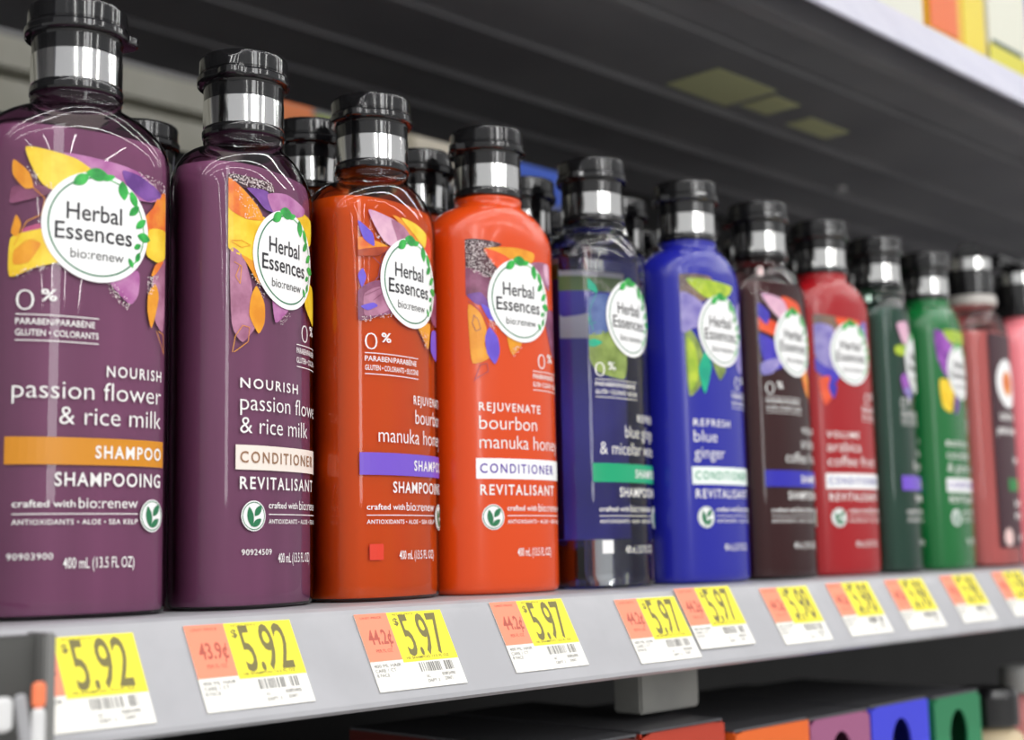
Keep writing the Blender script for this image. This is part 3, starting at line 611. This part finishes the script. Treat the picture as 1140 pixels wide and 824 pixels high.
# ------------------------------------------------------------------ price tags on the channel
YT, YB, DZ = .3760, .3605, .0325
slope = Vector((0, YB - YT, -(DZ - .0045))); SL = slope.length; sdir = slope.normalized(); snrm = Vector((0, sdir.z, -sdir.y)).normalized()
if snrm.y > 0: snrm = -snrm
PAPER = mat('tag_paper', rgb(246, 244, 236), .6); YEL = mat('tag_yellow', rgb(252, 238, 60), .6); ORA = mat('tag_orange', rgb(252, 148, 116), .6)
TINK = mat('tag_ink', rgb(122, 114, 66), .6); OINK = mat('tag_ink_orange', rgb(190, 92, 76), .6); BINK = mat('tag_ink_grey', rgb(120, 118, 116), .6)
def price_tag(x, price, unit, label, down=.0005, wd=.0402, out=0.0, tilt=0, rows=True):
    org = Vector((x, YT, -.003)) + sdir * down + snrm * (.0002 + out)
    r = empty('price_tag', org, 0, label, 'price tag', 'price tags along the shelf edge'); ht = .0288
    def fn(u, z, off): return Vector((u, 0, 0)) + sdir * (ht - z) + snrm * off
    bm = bmesh.new()
    c = [fn(0, 0, 0), fn(wd, 0, 0), fn(wd, ht, 0), fn(0, ht, 0), fn(0, 0, .0003), fn(wd, 0, .0003), fn(wd, ht, .0003), fn(0, ht, .0003)]
    v = [bm.verts.new(p) for p in c]
    for f in ((0, 1, 2, 3), (7, 6, 5, 4), (0, 4, 5, 1), (1, 5, 6, 2), (2, 6, 7, 3), (3, 7, 4, 0)): bm.faces.new([v[i] for i in f])
    obj('tag_card', bm_mesh(bm), r, PAPER)
    f = .36 * wd; zc = ht * .36
    O = Print(); O.rect(0, f, zc + .0006, ht, ORA, 1); o_ = O.build('unit_price_field', r, fn, cut=0, off=.0003)
    OT = Print(); OT.text(unit, f * .2, f * .92, ht * .60, .0052, OINK, .02, lay=2); OT.text('UNIT PRICE', f * .15, f * .8, ht * .93, .0008, OINK, lay=2); OT.text('PER FL OZ', f * .3, f * .8, ht * .49, .0012, OINK, lay=2); OT.build('unit_price_lettering', o_, fn, cut=0, off=.0003)
    Y_ = Print(); Y_.rect(f, wd, zc - .0006, ht, YEL, 1); y_ = Y_.build('price_field', r, fn, cut=0, off=.0003)
    PT = Print(); PT.text('$', f + .0018, f + .0040, ht * .83, .0026, TINK, .02, lay=2); PT.text(price, f + .0042, wd - .0035, ht * .425, .0152, TINK, .012, lay=2); PT.text('RETAIL PRICE', f + .0025, f + .012, ht * .955, .0007, TINK, lay=2); PT.text('HE SHAMPOO 13.5 FL OZ', f + .002, wd - .004, ht * .375, .0009, TINK, .01, lay=2); PT.build('price_lettering', y_, fn, cut=0, off=.0003)
    S = Print(); bx = f + .0065; rnd = random.Random(int(x * 1000))
    while bx < wd - .004:
        w_ = rnd.choice((.0002, .0003, .0005)); S.rect(bx, bx + w_, ht * .20, ht * .32, BINK, 2); bx += w_ + rnd.choice((.0003, .0004, .0007)); 
        if abs(bx - (f + .017)) < .0006: bx += .0012
    S.build('barcode', r, fn, cut=0, off=.0003)
    Z = Print(); Z.text('400 ML HAIR', .001, f * .9, ht * .30, .0012, BINK, lay=2); Z.text('CARE 1 CT', .001, f * .7, ht * .24, .0012, BINK, lay=2); Z.text('8 FACE', .001, f * .45, ht * .18, .0012, BINK, lay=2); Z.text('AC', f + .008, f + .0098, ht * .12, .0011, BINK, lay=2); Z.text('DEPT 2', f + .008, f + .0135, ht * .06, .0011, BINK, lay=2); Z.text('00389244900', f + .0155, wd - .004, ht * .13, .0012, BINK, lay=2); Z.text('22306873', f + .016, wd - .006, ht * .07, .0011, BINK, lay=2)
    Z.build('small_print', r, fn, cut=0, off=.0003)
for a in [(.1824, '5.92', '43.9¢', '5.92 price tag nearest the dark left end bracket, its orange part mostly hidden', .0015),
          (.2402, '5.92', '43.9¢', '5.92 price tag with orange 43.9¢ field under the purple conditioner bottle', .0005),
          (.3075, '5.97', '44.2¢', '5.97 price tag under the amber-red shampoo bottle', .0003),
          (.3735, '5.97', '44.2¢', '5.97 price tag under the orange conditioner bottle', -.0012),
          (.4448, '5.97', '44.2¢', '5.97 price tag hanging low under the clear bottle, above the grey bracket', .001),
          (.4866, '5.97', '44.2¢', '5.97 price tag sitting high under the royal blue bottle', -.0022, .0402, .0004),
          (.5500, '5.98', '44.2¢', 'slightly blurred price tag under the dark brown bottle', 0),
          (.6080, '5.98', '44.2¢', 'blurred price tag under the red bottle', -.0004),
          (.6650, '5.98', '44.2¢', 'blurred price tag under the dark green bottle', -.0003),
          (.7260, '5.98', '44.2¢', 'blurred price tag under the bright green bottle', -.0008),
          (.7900, '5.98', '44.2¢', 'blurred price tag at the right picture edge under the pump bottles', -.0012),
          (.8560, '5.98', '44.2¢', 'blurred price tag beyond the one under the salmon pump bottle', -.0012)]:
    price_tag(*a)

# ------------------------------------------------------------------ gift boxes on the shelf below
def gift_box(x0, x1, y0, ztop, colr, label, hole=True, lean=0):
    zb = -.2448; hw = (x1 - x0) / 2; ht = ztop - zb; dp = .12
    r = empty('gift_box', ((x0 + x1) / 2, y0, zb), 0, label, 'box', 'coloured gift boxes on the lower shelf')
    cm = mat('giftbox_%d_%d_%d' % colr, rgb(*colr), .4)
    # front panel with an arched window
    n = 40; vs = []; hz = ht - .0225; ra, rb = .0105, .0150
    for k in range(n):
        a = 2 * math.pi * k / n + .01; c, s = math.cos(a), math.sin(a)
        # outer rectangle point in that direction (box centre hz)
        t = min((hw / abs(c)) if abs(c) > 1e-6 else 9, ((ht - hz) / s if s > 0 else hz / -s) if abs(s) > 1e-6 else 9)
        vs.append((c * t, 0, hz + s * t)); vs.append((ra * c, 0, hz + rb * s))
    q = len(vs); vs += [(x, .0012, z) for x, _, z in vs]
    fs = []
    for k in range(n):
        k2 = (k + 1) % n
        fs += [(2 * k, 2 * k2, 2 * k2 + 1, 2 * k + 1), (q + 2 * k, q + 2 * k + 1, q + 2 * k2 + 1, q + 2 * k2), (2 * k + 1, 2 * k2 + 1, q + 2 * k2 + 1, q + 2 * k + 1), (2 * k, q + 2 * k, q + 2 * k2, 2 * k2)]
    for sx, s_ in ((-1, 1), (1, 1), (-1, -1), (1, -1)):
        pass
    obj('front_panel', mesh_from(vs, fs), r, cm)
    bm = bmesh.new(); add_box(bm, -hw, -hw + .0012, .0012, dp, 0, ht, 0); add_box(bm, hw - .0012, hw, .0012, dp, 0, ht, 0); add_box(bm, -hw + .0012, hw - .0012, dp - .0012, dp, 0, ht, 0); add_box(bm, -hw + .0012, hw - .0012, .0012, dp - .0012, 0, .0012, 0)
    obj('carton_sides', bm_mesh(bm), r, cm)
    box('shaded_top', -hw, hw, .0008, dp, ht, ht + .0012, mat('top_shade_grey', rgb(96, 96, 100), .4), r, .0003)  # shade on the box top put into its dark grey colour
    c = obj('bottle_cap', lathe_mesh([(.0085, 0), (.0085, ht - .012), (.007, ht - .010), (.002, ht - .0095)], 24), r, BLACK); c.location = (0, .014, .0013)
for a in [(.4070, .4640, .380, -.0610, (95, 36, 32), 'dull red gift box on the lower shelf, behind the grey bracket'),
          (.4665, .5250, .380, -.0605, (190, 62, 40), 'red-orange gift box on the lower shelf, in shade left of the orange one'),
          (.5335, .5940, .380, -.0670, (240, 110, 40), 'orange gift box on the lower shelf, left of the mauve one'),
          (.5955, .6510, .380, -.0680, (165, 95, 135), 'mauve gift box on the lower shelf between the orange and blue ones'),
          (.6530, .7130, .380, -.0675, (65, 70, 225), 'bright blue gift box on the lower shelf'),
          (.7200, .7745, .380, -.0690, (40, 130, 85), 'green gift box on the lower shelf, rightmost of the boxes')]:
    gift_box(*a)
r = empty('toiletry_bottle', (.826, .40, -.2448), 0, 'beige bottle with round black cap right of the green gift box', 'bottle')
obj('bottle_body', lathe_mesh([(.020, 0), (.022, .002), (.022, .135), (.019, .145), (.012, .150)], 40), r, mat('beige_plastic', rgb(215, 195, 160), .4))
obj('round_cap', lathe_mesh([(.012, .150), (.0175, .1505), (.018, .153), (.018, .168), (.0165, .172), (.010, .1735)], 40), r, BLACK)
r = empty('toiletry_bottle', (.880, .40, -.2448), 0, 'pink bottle behind the round black cap at lower right', 'bottle')
obj('bottle_body', lathe_mesh([(.020, 0), (.022, .002), (.022, .150), (.019, .160), (.012, .165)], 40), r, mat('pinkish_plastic', rgb(230, 150, 150), .4))
obj('round_cap', lathe_mesh([(.012, .165), (.0155, .1655), (.016, .168), (.016, .178), (.0150, .181), (.010, .182)], 40), r, mat('pale_cap', rgb(190, 190, 188), .4))

# ------------------------------------------------------------------ packages on the upper shelf
def pack(x0, x1, y0, z1, colr, label, stripe=None):
    r = empty('package', ((x0 + x1) / 2, y0, .3257), 0, label, 'package', 'bright packages on the upper shelf'); hw = (x1 - x0) / 2; h = z1 - .3257
    box('pouch_body', -hw, hw, 0, .045, 0, h, mat('pack_%d_%d_%d' % colr, rgb(*colr), .45), r, .003)
    if stripe:
        for nm, (a, b, c, d, cc) in stripe.items(): box(nm, -hw + a * 2 * hw, -hw + b * 2 * hw, -.0006, .0004, c, d, mat('pk_%d_%d_%d' % cc, rgb(*cc), .45), r, .0002)
pack(.720, .782, .392, .46, (212, 212, 198), 'cream package at the left end of the upper shelf goods')
pack(.784, .866, .392, .47, (222, 170, 52), 'yellow package with orange patch on the upper shelf', dict(orange_patch=(.05, .50, .012, .060, (220, 100, 34)), yellow_side=(.60, .98, .004, .12, (222, 200, 50))))
pack(.869, .935, .392, .47, (214, 214, 198), 'white and yellow package with dark line on the upper shelf', dict(yellow_base=(.02, .98, .002, .022, (208, 200, 55)), dark_line=(.1, .8, .022, .026, (60, 80, 60))))
pack(.939, 1.03, .392, .47, (120, 100, 180), 'violet package at the top right picture corner')
